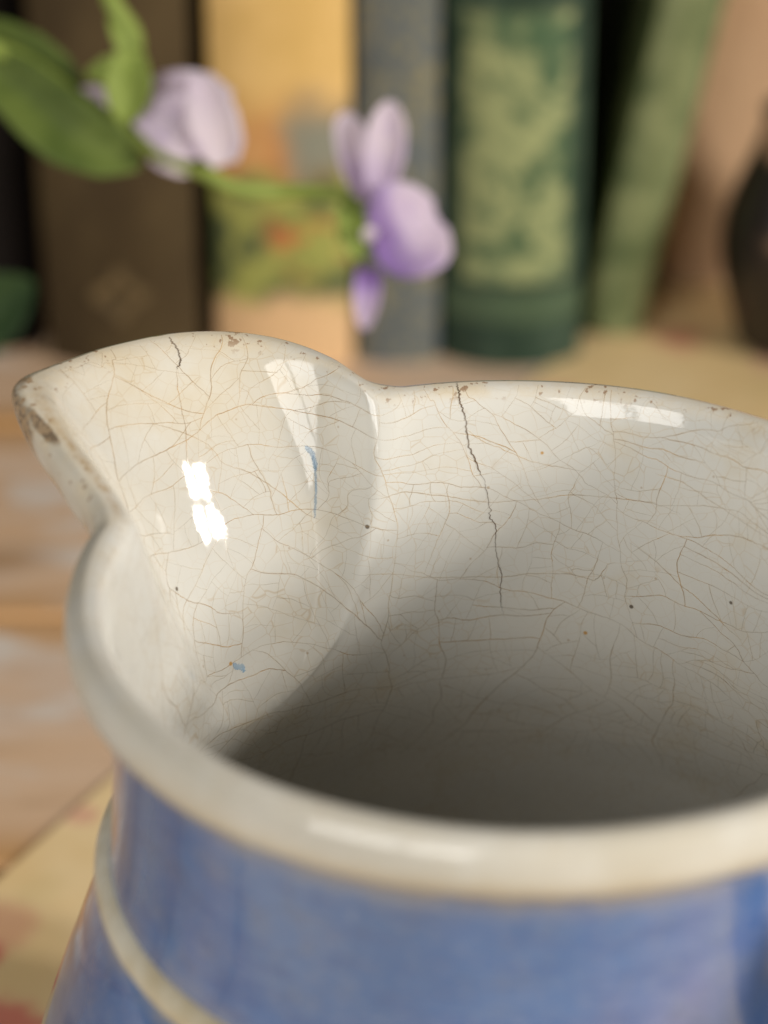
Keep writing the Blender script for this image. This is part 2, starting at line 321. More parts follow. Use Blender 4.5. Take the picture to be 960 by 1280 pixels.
# rows 0..nrim-1 belong to the outer roll: blend from outer to inner spout shape across the crest
rows_all = rim_rows[::-1]+inner_rows[1:]
co = []
for i, (r, z) in enumerate(rows_all):
    # share of the inner shape: 0 on the outside of the roll, 1 inside it
    s_in = sm(i, nrim-8, nrim+14)
    row = []
    for th in THS:
        A = Vector(outer_pt(th, r, z)); B = Vector(inner_pt(th, r, z)); row.append(A.lerp(B, s_in))
    co.append(row)
nr = len(co)
nrm = []
for i in range(nr):
    row = []
    for j in range(NC):
        du = co[i][(j+1) % NC]-co[i][j-1]; dv = co[min(i+1, nr-1)][j]-co[max(i-1, 0)][j]
        n_ = du.cross(dv); row.append(n_.normalized() if n_.length > 1e-10 else Vector((0, 0, 1)))
    nrm.append(row)
flipN = nrm[nrim+60][10].dot(Vector((-math.cos(THS[10]), -math.sin(THS[10]), 0))) < 0
if flipN: nrm = [[-n for n in r_] for r_ in nrm]
def a_rim(i, j, p):
    zz = rows_all[i][1]
    d = dang(THS[j]); f_ = sm(d, -95, -80)*(1-sm(d, 22, 34)); f_ = .22+.78*f_
    if i < nrim: return sm(zz, -.05, -.005)*f_
    return (1-sm(-zz, .0, .035))*f_
def a_tip(i, j, p):
    d = abs(dang(THS[j])); zz = abs(rows_all[i][1])
    return (1-sm(d, 8, 26))*(1-sm(zz, .02, .40))
def a_burn(i, j, p):
    d = dang(THS[j]); g = lambda c, w_: math.exp(-((d-c)/w_)**2)
    out = math.exp(-((i-(nrim-11))/8.5)**2); cre = math.exp(-((i-(nrim-2))/5.0)**2); inn = math.exp(-((i-(nrim+9))/3.5)**2)
    tipb = max(g(13.5, 3.4)*out*1.1, g(16.5, 2.2)*cre, g(11, 3)*cre*.6, g(4, 7)*out*.85)   # scorched tip, outer edge
    back = max(g(-6, 1.6), .75*g(-13, 2.5), .6*g(-18, 3), .35*g(-24, 3))*cre*.75
    return max(tipb, back)
def a_tan(i, j, p):
    d = dang(THS[j]); return sm(d, 9, 14)*(1-sm(d, 25, 29))*math.exp(-((i-(nrim+6))/3.2)**2)
def a_low(i, j, p): return sm(-rows_all[i][1], .075, .15) if i < nrim else 0.0
def a_lip(i, j, p): return 1.0 if i < nrim-3 else 1-sm(i-(nrim-3), 0, 10)
attrs = {'rimness': a_rim, 'tipness': a_tip, 'burn': a_burn, 'lip': a_lip, 'low': a_low, 'tanline': a_tan}
def in_spout(i, j):
    z = rows_all[i][1]; t = min(max(-z/IN_ZB, 0), 1); return abs(dang(THS[j])) < 25.0*math.sqrt(max(1-t*t, 0))
RIMROW = nrim+5
F_rim = [(i, j) for i in range(RIMROW) for j in range(NC)]
F_sp = [(i, j) for i in range(RIMROW, nr-1) for j in range(NC) if rows_all[i][1] > -IN_ZB and in_spout(i, j)]
F_in = [(i, j) for i in range(RIMROW, nr-1) for j in range(NC) if not (rows_all[i][1] > -IN_ZB and in_spout(i, j))]
build('rim', co, nrm, M_GL, F_rim, flipN, attrs)
build('spout', co, nrm, M_GL, F_sp, flipN, attrs)
build('interior', co, nrm, M_GL, F_in, flipN, attrs)
# --- outer skin
def outer_part(name, prof, n, mat, attrs):
    rows = densify(prof, n); co = [[Vector(outer_pt(th, r, z)) for th in THS] for r, z in rows]; nr = len(rows); nrm = []
    for i in range(nr):
        row = []
        for j in range(NC):
            du = co[i][(j+1) % NC]-co[i][j-1]; dv = co[min(i+1, nr-1)][j]-co[max(i-1, 0)][j]
            n_ = -du.cross(dv); row.append(n_.normalized() if n_.length > 1e-10 else Vector((0, 0, -1)))
        nrm.append(row)
    k = min(6, nr-1)
    fl = nrm[k][300].dot(Vector((math.cos(THS[300]), math.sin(THS[300]), 0))) < 0
    if fl: nrm = [[-n for n in r_] for r_ in nrm]
    return build(name, co, nrm, mat, [(i, j) for i in range(nr-1) for j in range(NC)], not fl, attrs)
thin = {'thin': lambda i, j, p: max(1-sm(-p[2], .165, .25), .55*sm(-p[2], .60, .665)*(p[2] > -.7), (1-sm(-p[2], .75, .80))*(p[2] < -.7))}
outer_part('neck', NECK, 6, M_BL, thin)
outer_part('raised_band', BAND, 5, M_BD, {})
outer_part('belly', BELLY, 6, M_BL, thin)
# --- handle, on the side away from the spout
ha = TH0+PI
hp = [(.86, -.32), (1.12, -.27), (1.42, -.36), (1.62, -.68), (1.64, -1.05), (1.50, -1.40), (1.13, -1.66)]
v, f = tube([(r*math.cos(ha), r*math.sin(ha), z+H) for r, z in hp], [.16, .13, .12, .12, .12, .12, .14], 20, 8)
h = mesh('handle', v, f, M_BL, jug, True)
# --- cracks and strokes, ribbons that follow the wall
def wall_n(th, z):
    du = Vector(inner_surf(th+.004, z))-Vector(inner_surf(th-.004, z)); dv = Vector(inner_surf(th, z-.004))-Vector(inner_surf(th, z+.004))
    nn = du.cross(dv).normalized()
    return -nn if nn.dot(Vector((-math.cos(th), -math.sin(th), 1.0))) < 0 else nn
def ribbon(acc, pts, width, lift_=.0011, seed=0, jit=.0022, taper=True, sub=14, ends=(.25, .25)):
    rnd = random.Random(seed); V, F, N = acc
    P = catmull(pts, sub) if len(pts) > 2 else [tuple(pts[0][k]+(pts[1][k]-pts[0][k])*t/sub for k in (0, 1)) for t in range(sub+1)]
    n = len(P); base = len(V); off = [0.0]*n; x = 0
    for i in range(n): x = x*.72+rnd.uniform(-jit, jit); off[i] = x*min(1, i*.5, (n-1-i)*.5)
    Q = [Vector(inner_surf(math.radians(d), z)) for d, z in P]
    for i, (d, z) in enumerate(P):
        nn = wall_n(math.radians(d), z); tg = Q[min(i+1, n-1)]-Q[max(i-1, 0)]
        if tg.length < 1e-7: tg = Vector((0, 0, 1))
        sd = nn.cross(tg).normalized(); u = i/(n-1); e = ends[0]+(ends[1]-ends[0])*u
        k = (min(1, u*6, (1-u)*6)*(1-e)+e if taper else 1)*rnd.uniform(.7, 1.2)
        q = Q[i]+nn*lift_+sd*off[i]
        for s_ in (-1, 1):
            r_ = q+sd*(s_*width*.5*k); V.append((r_[0], r_[1], r_[2]+H)); N.append(tuple(nn))
        if i: F.append((base+2*i-2, base+2*i-1, base+2*i+1, base+2*i))
def ribbons(name, acc, mat):
    V, F, N = acc; G = []
    for f in F:                                                     # wind every quad to face out of the wall
        a_, b_, c_ = Vector(V[f[0]]), Vector(V[f[1]]), Vector(V[f[2]])
        G.append(f if (b_-a_).cross(c_-b_).dot(Vector(N[f[0]])) > 0 else f[::-1])
    o = mesh(name, V, G, mat, jug, True); o.data.normals_split_custom_set_from_vertices(N); return o
def m_line(name, c, alpha, rough=.4):
    t = NT(name); v = t.obj(); t.fin(t.mix(t.ramp(t.noise(v, 14, 3).outputs[0], .4, .65), c, tuple(x*1.5 for x in c)), rough)
    tr = t.n('ShaderNodeBsdfTransparent'); mx = t.n('ShaderNodeMixShader'); t.l(t.ramp(t.noise(v, 9, 3).outputs[0], .36, .62, alpha*.45, alpha), mx.inputs[0])
    t.l(tr.outputs[0], mx.inputs[1]); t.l(t.b.outputs[0], mx.inputs[2]); t.l(mx.outputs[0], t.out.inputs[0]); return t.m
M_CRK = m_line('brown_crack', (.10, .062, .034), .9, .3); M_BST = m_line('blue_stroke', (.17, .34, .52), .5, .10)
M_CZ = [m_line('crazing_strong', (.45, .30, .145), .55, .10), m_line('crazing_medium', (.49, .345, .18), .46, .10), m_line('crazing_faint', (.50, .39, .25), .42, .10)]
NEW = lambda: ([], [], [])
acc = NEW()
cr = [(97.55, .003), (97.5, -.004)]+TRACE['crack'][0]
ribbon(acc, cr[:8], .0038, seed=1); ribbon(acc, cr[7:], .0024, seed=2, ends=(.8, .1))
ribbons('wall_crack', acc, M_CRK)
acc = NEW(); q = TRACE['spoutcrack'][0]
ribbon(acc, [(129.3, .0), (129.4, -.012)]+q[:2], .0042, seed=3, ends=(.9, .2))
ribbons('spout_crack', acc, M_CRK)
AC = [NEW(), NEW(), NEW()]
ribbon(AC[0], q[1:], .0022, seed=4, jit=.001)
for k, L in enumerate(TRACE['craze']):
    if k in (0, 3, 6, 8, 9, 25): ribbon(AC[1], L, .0026, .0008, seed=10+k, jit=.0012)
# the net of crazing: the wall is split again and again, every new line running from one older line to another
rnd = random.Random(5)
def P3(q): return Vector(inner_surf(math.radians(q[0]), q[1]))
def warp(q):
    a_, z = q; n1 = noise.noise(Vector((a_*.055, z*4, 3.1))); n2 = noise.noise(Vector((a_*.055, z*4, 9.7)))
    n3 = noise.noise(Vector((a_*.2, z*13, 5.1))); n4 = noise.noise(Vector((a_*.2, z*13, 1.7)))
    return (a_+3.0*n1+1.0*n3, min(.0, z+.05*n2+.016*n4)) if z < -.02 else (a_+3.0*n1+1.0*n3, z)
def lerp2(a_, b_, t): return (a_[0]+(b_[0]-a_[0])*t, a_[1]+(b_[1]-a_[1])*t)
def split(poly, lev):
    W = [P3(p) for p in poly]; n = len(poly); c = sum(W, Vector())/n
    per = sum((W[i]-W[(i+1) % n]).length for i in range(n))
    far = max((W[i]-W[j]).length for i in range(n) for j in range(i))
    dmid = sum(p[0] for p in poly)/n; seen = 25 < dmid < 178
    lim = (.122 if 25 < dmid < 178 else .30)*rnd.uniform(.6, 1.5)
    if math.sqrt(sum((W[k]-W[0]).cross(W[k+1]-W[0]).length for k in range(1, n-1))/2) < lim*.56 or far < lim*.7: return
    # choose the split direction: across the long way, but on the round wall the first lines run level
    ax = max(((W[i]-W[j]).length, i, j) for i in range(n) for j in range(i)); D_ = (W[ax[1]]-W[ax[2]]).normalized()
    zs = [p[1] for p in poly]; hz = max(zs)-min(zs); sd = abs(dang(math.radians(dmid))) > 26
    best = None
    for _ in range(10):
        i = rnd.randrange(n); j = (i+rnd.randrange(1, n)) % n
        if i == j: continue
        a_ = lerp2(poly[i], poly[(i+1) % n], rnd.uniform(.22, .78)); b_ = lerp2(poly[j], poly[(j+1) % n], rnd.uniform(.22, .78))
        A, B_ = P3(a_), P3(b_); ln = (A-B_).length
        if ln < 1e-4: continue
        level = abs(((A-B_)/ln).z)
        s_ = ln/far + (level*1.15 if (sd and hz > .16) else abs(((A-B_)/ln).dot(D_))*.9) + rnd.uniform(0, .35)
        m1 = [a_]+[poly[k % n] for k in range(i+1, i+1+((j-i) % n))]+[b_]
        m2 = [b_]+[poly[k % n] for k in range(j+1, j+1+((i-j) % n))]+[a_]
        def area_(m): 
            w_ = [P3(x) for x in m]; return sum((w_[k]-w_[0]).cross(w_[k+1]-w_[0]).length for k in range(1, len(w_)-1))/2
        if len(m1) < 3 or len(m2) < 3: continue
        A1, A2 = area_(m1), area_(m2)
        f1, f2 = (max((P3(x)-P3(y)).length for x in m for y in m)+1e-6 for m in (m1, m2))
        s_ += 5*max(0, .30-min(A1/f1**2, A2/f2**2))
        s_ += 1.2*abs(A1-A2)/(A1+A2+1e-9) + .7*((len(m1) == 3)+(len(m2) == 3))
        if best is None or s_ < best[0]: best = (s_, a_, b_, m1, m2, ln)
    if best is None: return
    s_, a_, b_, m1, m2, ln = best; k = max(2, int(ln/.02)); pts = [warp(lerp2(a_, b_, t/k)) for t in range(k+1)]
    if True:
        u = ln/.3+rnd.uniform(-.25, .3); c_ = 0 if u > .75 else (1 if u > .38 else 2)
        wd = (.0020, .0016, .0012)[c_]*rnd.uniform(.75, 1.3)
        ribbon(AC[c_], pts, wd, .0007, seed=rnd.random(), jit=.0011, sub=3, ends=(.7, .7))
    split(m1, lev+1); split(m2, lev+1)
cuts = [40, 110, 163, 220, 280, 340, 400]
for s0, s1 in zip(cuts, cuts[1:]):
    split([(s0, .0), (s1, .0), (s1, -.6), (s1, -1.15), ((s0+s1)/2, -1.15), (s0, -1.15), (s0, -.6)], 3)
    ribbon(AC[1], [warp((s0, -1.15*k/30)) for k in range(31)], .0022, .0007, seed=s0, jit=.0011, sub=3)
for c_, acc in enumerate(AC):
    o = ribbons('craze_line', acc, M_CZ[c_]); o['kind'] = 'stuff'
acc = NEW(); B0 = TRACE['blue'][0]; ribbon(acc, B0[:3], .013, .0012, seed=6, jit=.001, ends=(.1, .1)); ribbon(acc, B0[1:], .0065, .0009, seed=8, jit=.001, ends=(.9, .1))
ribbons('blue_drip', acc, M_BST)
acc = NEW(); ribbon(acc, TRACE['fleck'][0], .016, .0012, seed=7, jit=.003, ends=(.05, .15))
ribbons('blue_fleck', acc, M_BST)
# ================================================================ the table
def m_wood():
    t = NT('worn_limed_pine'); tc = t.n('ShaderNodeTexCoord')
    g = t.obj((.35, 2.2, 2.2)); v = t.obj((.6, 1, 1)); oi = t.n('ShaderNodeObjectInfo')
    rv = t.n('ShaderNodeVectorMath', operation='MULTIPLY_ADD'); t.l(oi.outputs['Random'], rv.inputs[0]); rv.inputs[1].default_value = (31, 17, 11); t.l(g, rv.inputs[2])
    rv2 = t.vadd(v, rv.outputs[0], .3)
    a = t.noise(rv.outputs[0], 1.6, 5, .6, .6); b = t.noise(rv2, 1.0, 3, .55); c = t.noise(rv.outputs[0], 9, 4, .6)
    col = t.mix(t.ramp(a.outputs[0], .32, .68), (.62, .41, .25), (.66, .48, .34))
    col = t.mix(t.ramp(b.outputs[0], .46, .66, 0, .85), col, (.62, .48, .375))
    col = t.mix(t.ramp(c.outputs[0], .5, .75, 0, .4), col, (.40, .24, .12))
    sx = t.n('ShaderNodeSeparateXYZ'); t.l(tc.outputs['Object'], sx.inputs[0])
    e = t.math('DIVIDE', t.math('ABSOLUTE', sx.outputs[1]), S*.80)
    col = t.mix(t.math('MULTIPLY', t.ramp(e, .66, .96), .85), col, (.50, .27, .10))
    wh = t.noise(rv2, 1.7, 4, .55)
    col = t.mix(t.ramp(wh.outputs[0], .52, .62, 0, .85), col, (.66, .60, .54))
    kn = t.vor(rv2, .9); col = t.mix(t.ramp(kn.outputs['Distance'], .05, .24, .75, 0), col, (.33, .19, .09))
    return t.fin(col, t.ramp(a.outputs[0], .3, .7, .42, .6), t.bump(c.outputs[0], .3, .0006))
M_WD = m_wood()
tb = thing('table', 'worn pale pine plank table top with orange brown seams under everything', 'table', (0, 0, 0))
shared = None; PW = 1.63
for k in range(9):
    yc = -3.36 + PW*(k) + .0
    yc = 3.97-PW*.5 + PW*(k-4)
    if shared is None:
        v, f = box(-9, 9, -PW/2+.012, PW/2-.012, -.32, 0); o = mesh('plank', v, f, M_WD, tb, loc=(0, yc, 0)); bev(o, .035, 3); shared = o
    else:
        o = shared.copy(); C.objects.link(o); o.parent = tb; o.location = V3((0, yc, 0))
v, f = box(-9, 9, -4.3, 10.3, -.5, -.33); mesh('underframe', v, f, m_flat('dark_pine', (.20, .10, .04)), tb)
# the room's dark back wall, well behind the books
v, f = box(-14, 14, 14.0, 14.3, -6, 14); o = mesh('wall', v, f, m_flat('dark_wall', (.035, .028, .022), .9)); o['kind'] = 'structure'
# ================================================================ the patterned sheet
def m_sheet():
    t = NT('faded_floral_print'); v = t.obj(); a = t.noise(v, 1.2, 4, .6)
    col = t.mix(t.ramp(a.outputs[0], .35, .65), (.74, .53, .26), (.80, .61, .34))
    wv = t.vadd(v, t.noise(v, 3, 2).outputs['Color'], .25)
    vr = t.vor(wv, 1.25); rc = t.n('ShaderNodeSeparateColor'); t.l(vr.outputs['Color'], rc.inputs[0]); d = vr.outputs['Distance']
    pet = t.math('ADD', d, t.math('MULTIPLY', t.noise(v, 8, 3).outputs[0], .18))
    pk = t.math('MULTIPLY', t.ramp(pet, .16, .28, 1, 0), t.math('GREATER_THAN', rc.outputs[0], .45))
    col = t.mix(t.math('MULTIPLY', pk, .62), col, t.mix(rc.outputs[1], (.62, .12, .11), (.60, .30, .24)))
    v2 = t.vor(wv, 2.3); r2 = t.n('ShaderNodeSeparateColor'); t.l(v2.outputs['Color'], r2.inputs[0])
    gr = t.math('MULTIPLY', t.ramp(v2.outputs['Distance'], .15, .34, 1, 0), t.math('GREATER_THAN', r2.outputs[0], .5))
    col = t.mix(t.math('MULTIPLY', gr, .2), col, (.50, .40, .16))
    sx = t.n('ShaderNodeSeparateXYZ'); t.l(v, sx.inputs[0])
    def spot(x, y, r, c, k):
        global _;
        dx = t.math('SUBTRACT', sx.outputs[0], x); dy = t.math('SUBTRACT', sx.outputs[1], y)
        dd = t.math('SQRT', t.math('ADD', t.math('MULTIPLY', dx, dx), t.math('MULTIPLY', dy, dy)))
        dd = t.math('ADD', dd, t.math('MULTIPLY', t.noise(v, 9, 2).outputs[0], r*.6))
        return t.math('MULTIPLY', t.ramp(dd, r*.8, r*1.35, 1, 0), k), c
    for sp in SPOTS:
        k, c = spot(*sp); col = t.mix(k, col, c)
    return t.fin(col, .55, t.bump(t.noise(v, 3, 2).outputs[0], .3, .001))
SPOTS = [(-1.50, 1.47, .20, (.60, .10, .10), .75), (-1.60, 1.85, .09, (.62, .10, .10), .8), (-1.57, 2.0, .16, (.62, .22, .16), .45), (-1.36, 2.62, .08, (.60, .22, .2), .5)]
dx, dy = 2.36, 4.57
e0 = (-1.59-dx*1.1, 2.23-dy*1.1); e1 = (.77+dx*.18, 6.8+dy*.18)
L = math.hypot(dx, dy); nx, ny = dy/L, -dx/L
vs = []; fs = []; nU, nV = 60, 40
for i in range(nU+1):
    for j in range(nV+1):
        u = i/nU; q = j/nV*8
        x = e0[0]+(e1[0]-e0[0])*u+nx*q; y = e0[1]+(e1[1]-e0[1])*u+ny*q
        x += nx*.02*math.sin(u*23)*(j == 0); vs.append((x, y, .012+.006*math.sin(x*2.1+y)*math.sin(y*1.7)))
for i in range(nU):
    for j in range(nV):
        a = i*(nV+1)+j; fs.append((a, a+nV+1, a+nV+2, a+1)[::-1])
o = mesh('patterned_sheet', vs, fs, m_sheet(), None, False); md = o.modifiers.new('t', 'SOLIDIFY'); md.thickness = .004*S; md.offset = 0
tag(o, 'yellow sheet printed with faded red flowers lying diagonally under the pitcher', 'printed sheet')
# ================================================================ books
M_PG = m_flat('aged_page_edges', (.55, .46, .31), .8, (.42, .33, .2), 3, .3, (1, 1, .2))
def book(label, wd, ht, dp, mat, loc, rot=(0, 0, 0), bulge=.10, bands=(), group='old books standing in a row behind the pitcher'):
    b = thing('book', label, 'book', loc, rot, group); n = 14; r = .03
    V = []; F = []
    for s_ in (0, 1):
        for k in range(n+1):
            u = k/n*2-1; x = u*wd/2; y = -bulge*(1-abs(u)**2.4)
            for zz in (0, ht):
                V.append((x, y+(.035 if s_ else 0), zz))
    def id_(s_, k, z): return s_*(n+1)*2+k*2+z
    for k in range(n):
        F += [(id_(0, k, 0), id_(0, k+1, 0), id_(0, k+1, 1), id_(0, k, 1)), (id_(1, k, 0), id_(1, k, 1), id_(1, k+1, 1), id_(1, k+1, 0)),
              (id_(0, k, 1), id_(0, k+1, 1), id_(1, k+1, 1), id_(1, k, 1)), (id_(0, k, 0), id_(1, k, 0), id_(1, k+1, 0), id_(0, k+1, 0))]
    for k in (0, n): F.append((id_(0, k, 0), id_(0, k, 1), id_(1, k, 1), id_(1, k, 0)))
    sp = mesh('spine', V, F, mat, b, True); me = sp.data
    m = sp.modifiers.new('e', 'EDGE_SPLIT'); m.split_angle = math.radians(50)
    for s_ in (-1, 1):
        v, f = box(-.025, .025, 0, dp, 0, ht); c = mesh('cover', v, f, mat, b, loc=(s_*(wd/2-.027), .045, 0)); bev(c, .012)
    v, f = box(-wd/2+.06, wd/2-.06, .05, dp-.08, .06, ht-.06); mesh('page_block', v, f, M_PG, b)
    for zb, hh, mm in bands:
        V = []; F = []
        for k in range(n+1):
            u = k/n*2-1; x = u*wd/2*1.0; y = -bulge*(1-abs(u)**2.4)-.012
            V += [(x, y, zb), (x, y, zb+hh), (x, y+.03, zb), (x, y+.03, zb+hh)]
        for k in range(n):
            a = k*4; F += [(a, a+4, a+5, a+1), (a+1, a+5, a+7, a+3), (a, a+2, a+6, a+4)]
        mesh('spine_band', V, F, mm, sp, True)
    return b
def m_brown():
    t = NT('brown_cloth'); v = t.obj((1, 1, .5)); a = t.noise(v, 3, 5, .6)
    return t.fin(t.mix(t.ramp(a.outputs[0], .35, .68), (.045, .029, .012), (.074, .050, .021)), .7, t.bump(t.noise(v, 30, 2).outputs[0], .2, .0004), Specular_IOR_Level=.2)
def m_illus():
    t = NT('illustrated_yellow_boards'); v = t.obj(); sx = t.n('ShaderNodeSeparateXYZ'); wv = t.vadd(v, t.noise(v, 3.0, 3, .6).outputs['Color'], .42); t.l(wv, sx.inputs[0])
    z = t.math('SUBTRACT', sx.outputs[2], .21); x = t.math('SUBTRACT', sx.outputs[0], .21)
    b = t.noise(v, 4.2, 4, .6); c = t.noise(v, 7.5, 3, .6)
    gold = t.mix(t.ramp(b.outputs[0], .35, .7), (.62, .40, .13), (.70, .46, .17))
    org = t.mix(t.ramp(c.outputs[0], .35, .65), (.50, .22, .07), (.56, .30, .11))
    col = t.mix(t.ramp(z, 1.05, 1.42), org, gold)
    col = t.mix(t.math('MULTIPLY', t.ramp(x, -.02, .12), t.math('MULTIPLY', t.ramp(z, .85, 1.0), t.ramp(z, 1.15, 1.4, 1, 0))), col, (.22, .22, .17))
    grn = t.mix(t.ramp(b.outputs[0], .44, .58), (.07, .095, .035), (.30, .31, .075))
    col = t.mix(t.ramp(z, .88, 1.0, 1, 0), col, grn)
    rd = t.math('MULTIPLY', t.ramp(c.outputs[0], .50, .60), t.math('MULTIPLY', t.ramp(z, .40, .5), t.ramp(z, .62, .75, 1, 0)))
    col = t.mix(t.math('MULTIPLY', rd, t.ramp(x, -.12, .05)), col, (.52, .16, .05))
    col = t.mix(t.ramp(z, .26, .40, 1, 0), col, (.64, .42, .22))
    return t.fin(col, .45)
def m_blue_b():
    t = NT('slate_blue_cloth'); v = t.obj(); a = t.noise(v, 13, 2, .5, 1.5); b = t.noise(v, 3, 3)
    col = t.mix(t.ramp(b.outputs[0], .35, .68), (.075, .095, .105), (.115, .13, .13))
    return t.fin(t.mix(t.ramp(a.outputs[0], .50, .60, 0, .5), col, (.30, .25, .10)), .55)
def m_green_b():
    t = NT('green_and_olive_panel_cloth'); v = t.obj(); sx = t.n('ShaderNodeSeparateXYZ'); t.l(v, sx.inputs[0]); a = t.noise(v, 4.5, 4, .6, .8); b = t.noise(v, 11, 3, .6)
    dk = t.mix(t.ramp(a.outputs[0], .35, .65), (.016, .036, .022), (.038, .068, .042))
    ol = t.mix(t.ramp(t.math('ADD', a.outputs[0], t.math('MULTIPLY', b.outputs[0], .4)), .60, .80), (.06, .11, .055), (.29, .32, .15))
    ax = t.math('ABSOLUTE', sx.outputs[0]); z = sx.outputs[2]
    pn = t.math('MULTIPLY', t.ramp(ax, .21, .26, 1, 0), t.math('MULTIPLY', t.ramp(z, .40, .46), t.ramp(z, 1.66, 1.72, 1, 0)))
    col = t.mix(pn, dk, ol)
    bd = t.math('MULTIPLY', t.ramp(t.math('ABSOLUTE', t.math('SUBTRACT', z, .30)), .06, .09, 1, 0), .5)
    col = t.mix(bd, col, (.10, .15, .08))
    return t.fin(col, .5, Specular_IOR_Level=.3)
def m_lean():
    t = NT('faded_olive_cloth'); v = t.obj(); a = t.noise(v, 3.5, 4, .6); 
    return t.fin(t.mix(t.ramp(a.outputs[0], .36, .64), (.07, .10, .035), (.21, .235, .105)), .55)
M_BR = m_brown(); M_GILT = m_flat('dull_gilt', (.14, .092, .034), .6, (.08, .055, .023), 9)
YB = 6.28
book('near black leather book at the left end of the row', .62, 4.3, 2.9, m_flat('black_leather', (.008, .006, .005), 1.0, Specular_IOR_Level=.1), (-2.22, YB+.15, 0))
b1 = book('dull brown cloth book with a worn gilt stamp low on its spine', .70, 4.1, 2.8, M_BR, (-1.50, YB, 0))
# gilt lozenge stamp, low on the spine
V = []; F = []
for k in range(24):
    an = 2*PI*k/24; q = 1+.25*math.cos(4*an); V += [(.11*q*math.cos(an), 0, .11*q*math.sin(an)), (.05*q*math.cos(an), 0, .05*q*math.sin(an))]
for k in range(24):
    a = 2*k; b = (2*k+2) % 48; F.append((a, b, b+1, a+1))
o = mesh('gilt_stamp', V, F, M_GILT, b1, loc=(0, -.108, .36)); md = o.modifiers.new('t', 'SOLIDIFY'); md.thickness = .006*S
book('yellow and orange illustrated book with green and red printed on its spine', .62, 4.0, 2.6, m_illus(), (-.755, YB-.05, 0), bulge=.08)
book('slate blue book with fine gold pattern, between yellow and green books', .36, 3.9, 2.5, m_blue_b(), (-.235, YB-.03, 0), bulge=.05)
MG = m_green_b()
book('dark green book with a mottled pale olive spine panel', .63, 4.2, 2.8, MG, (.285, YB, 0), bulge=.13, bands=[(.10, .03, MG), (.42, .03, MG)])
book('thin olive green book leaning to the right beside the green book', .27, 3.9, 2.4, m_lean(), (.76, YB+.22, .03), (0, math.radians(11), 0), bulge=.04)
bk = book('plain tan book standing at the right behind the dark vase', .55, 4.1, 2.42, m_flat('tan_cloth', (.56, .36, .21), .6, (.50, .31, .18), 1.2), (3.5, 7.32, 0), (0, 0, math.radians(90)))
# ================================================================ dark vase at the right
def m_vase():
    t = NT('dark_painted_glaze'); v = t.obj(); vr = t.vor(v, 2.6); rc = t.n('ShaderNodeSeparateColor'); t.l(vr.outputs['Color'], rc.inputs[0])
    d = t.math('ADD', vr.outputs['Distance'], t.math('MULTIPLY', t.noise(v, 8, 2).outputs[0], .2))
    k = t.math('MULTIPLY', t.ramp(d, .34, .46, 1, 0), t.math('GREATER_THAN', rc.outputs[0], .45))
    return t.fin(t.mix(k, (.015, .010, .008), t.mix(rc.outputs[1], (.36, .30, .18), (.34, .12, .08))), .3)
vp = [(.001, .0), (.26, 0), (.29, .02), (.31, .10), (.36, .28), (.385, .45), (.37, .62), (.31, .80), (.25, .95), (.22, 1.06), (.23, 1.12), (.20, 1.13), (.18, 1.05), (.20, .95), (.26, .80), (.001, .7)]
v, f = lathe(catmull(vp, 4), 48)
o = mesh('vase', v, f, m_vase(), None, True, (1.63, 6.42, .03)); tag(o, 'small dark painted vase standing at the right edge near the books', 'vase')
# ================================================================ sweet pea sprig
CAM = Vector((-.306, -5.09, 2.99+H)); FW = Vector((0, math.cos(.507), -math.sin(.507))); UP = Vector((0, math.sin(.507), math.cos(.507))); RT = Vector((1, 0, 0))
def at(px, py, d): return CAM + d*(FW+(px-480)/3400*RT-(py-640)/3400*UP)
def m_petal():
    t = NT('sweet_pea_petal'); u = t.attr('u'); v = t.obj(); a = t.noise(v, 6, 3)
    col = t.mix(t.ramp(t.math('ADD', u, t.math('MULTIPLY', t.math('SUBTRACT', a.outputs[0], .5), .5)), .05, .85), (.42, .25, .64), (.80, .70, .82))
    tint = t.attr('tint'); col = t.mix(tint, col, (.84, .76, .80)); vn = t.noise(t.obj((4, 4, 1)), 5, 3); col = t.mix(t.ramp(vn.outputs[0], .5, .7, 0, .3), col, (.50, .36, .66))
    t.fin(col, .75); tr = t.n('ShaderNodeBsdfTranslucent'); t.l(col, tr.inputs[0]); mx = t.n('ShaderNodeMixShader'); mx.inputs[0].default_value = .5
    t.l(t.b.outputs[0], mx.inputs[1]); t.l(tr.outputs[0], mx.inputs[2]); t.l(mx.outputs[0], t.out.inputs[0]); return t.m
def m_leaf(name, c1, c2):
    t = NT(name); v = t.obj(); a = t.noise(v, 4, 4); col = t.mix(t.ramp(a.outputs[0], .35, .65), c1, c2)
    t.fin(col, .6, Specular_IOR_Level=.3); tr = t.n('ShaderNodeBsdfTranslucent'); t.l(col, tr.inputs[0]); mx = t.n('ShaderNodeMixShader'); mx.inputs[0].default_value = .3
    t.l(t.b.outputs[0], mx.inputs[1]); t.l(tr.outputs[0], mx.inputs[2]); t.l(mx.outputs[0], t.out.inputs[0]); return t.m
M_PT = m_petal(); M_LF = m_leaf('pea_leaf', (.085, .125, .022), (.15, .20, .04)); M_ST = m_leaf('pea_stem', (.25, .32, .06), (.34, .42, .10)); M_LD = m_leaf('dark_leaf', (.03, .065, .02), (.06, .11, .035))
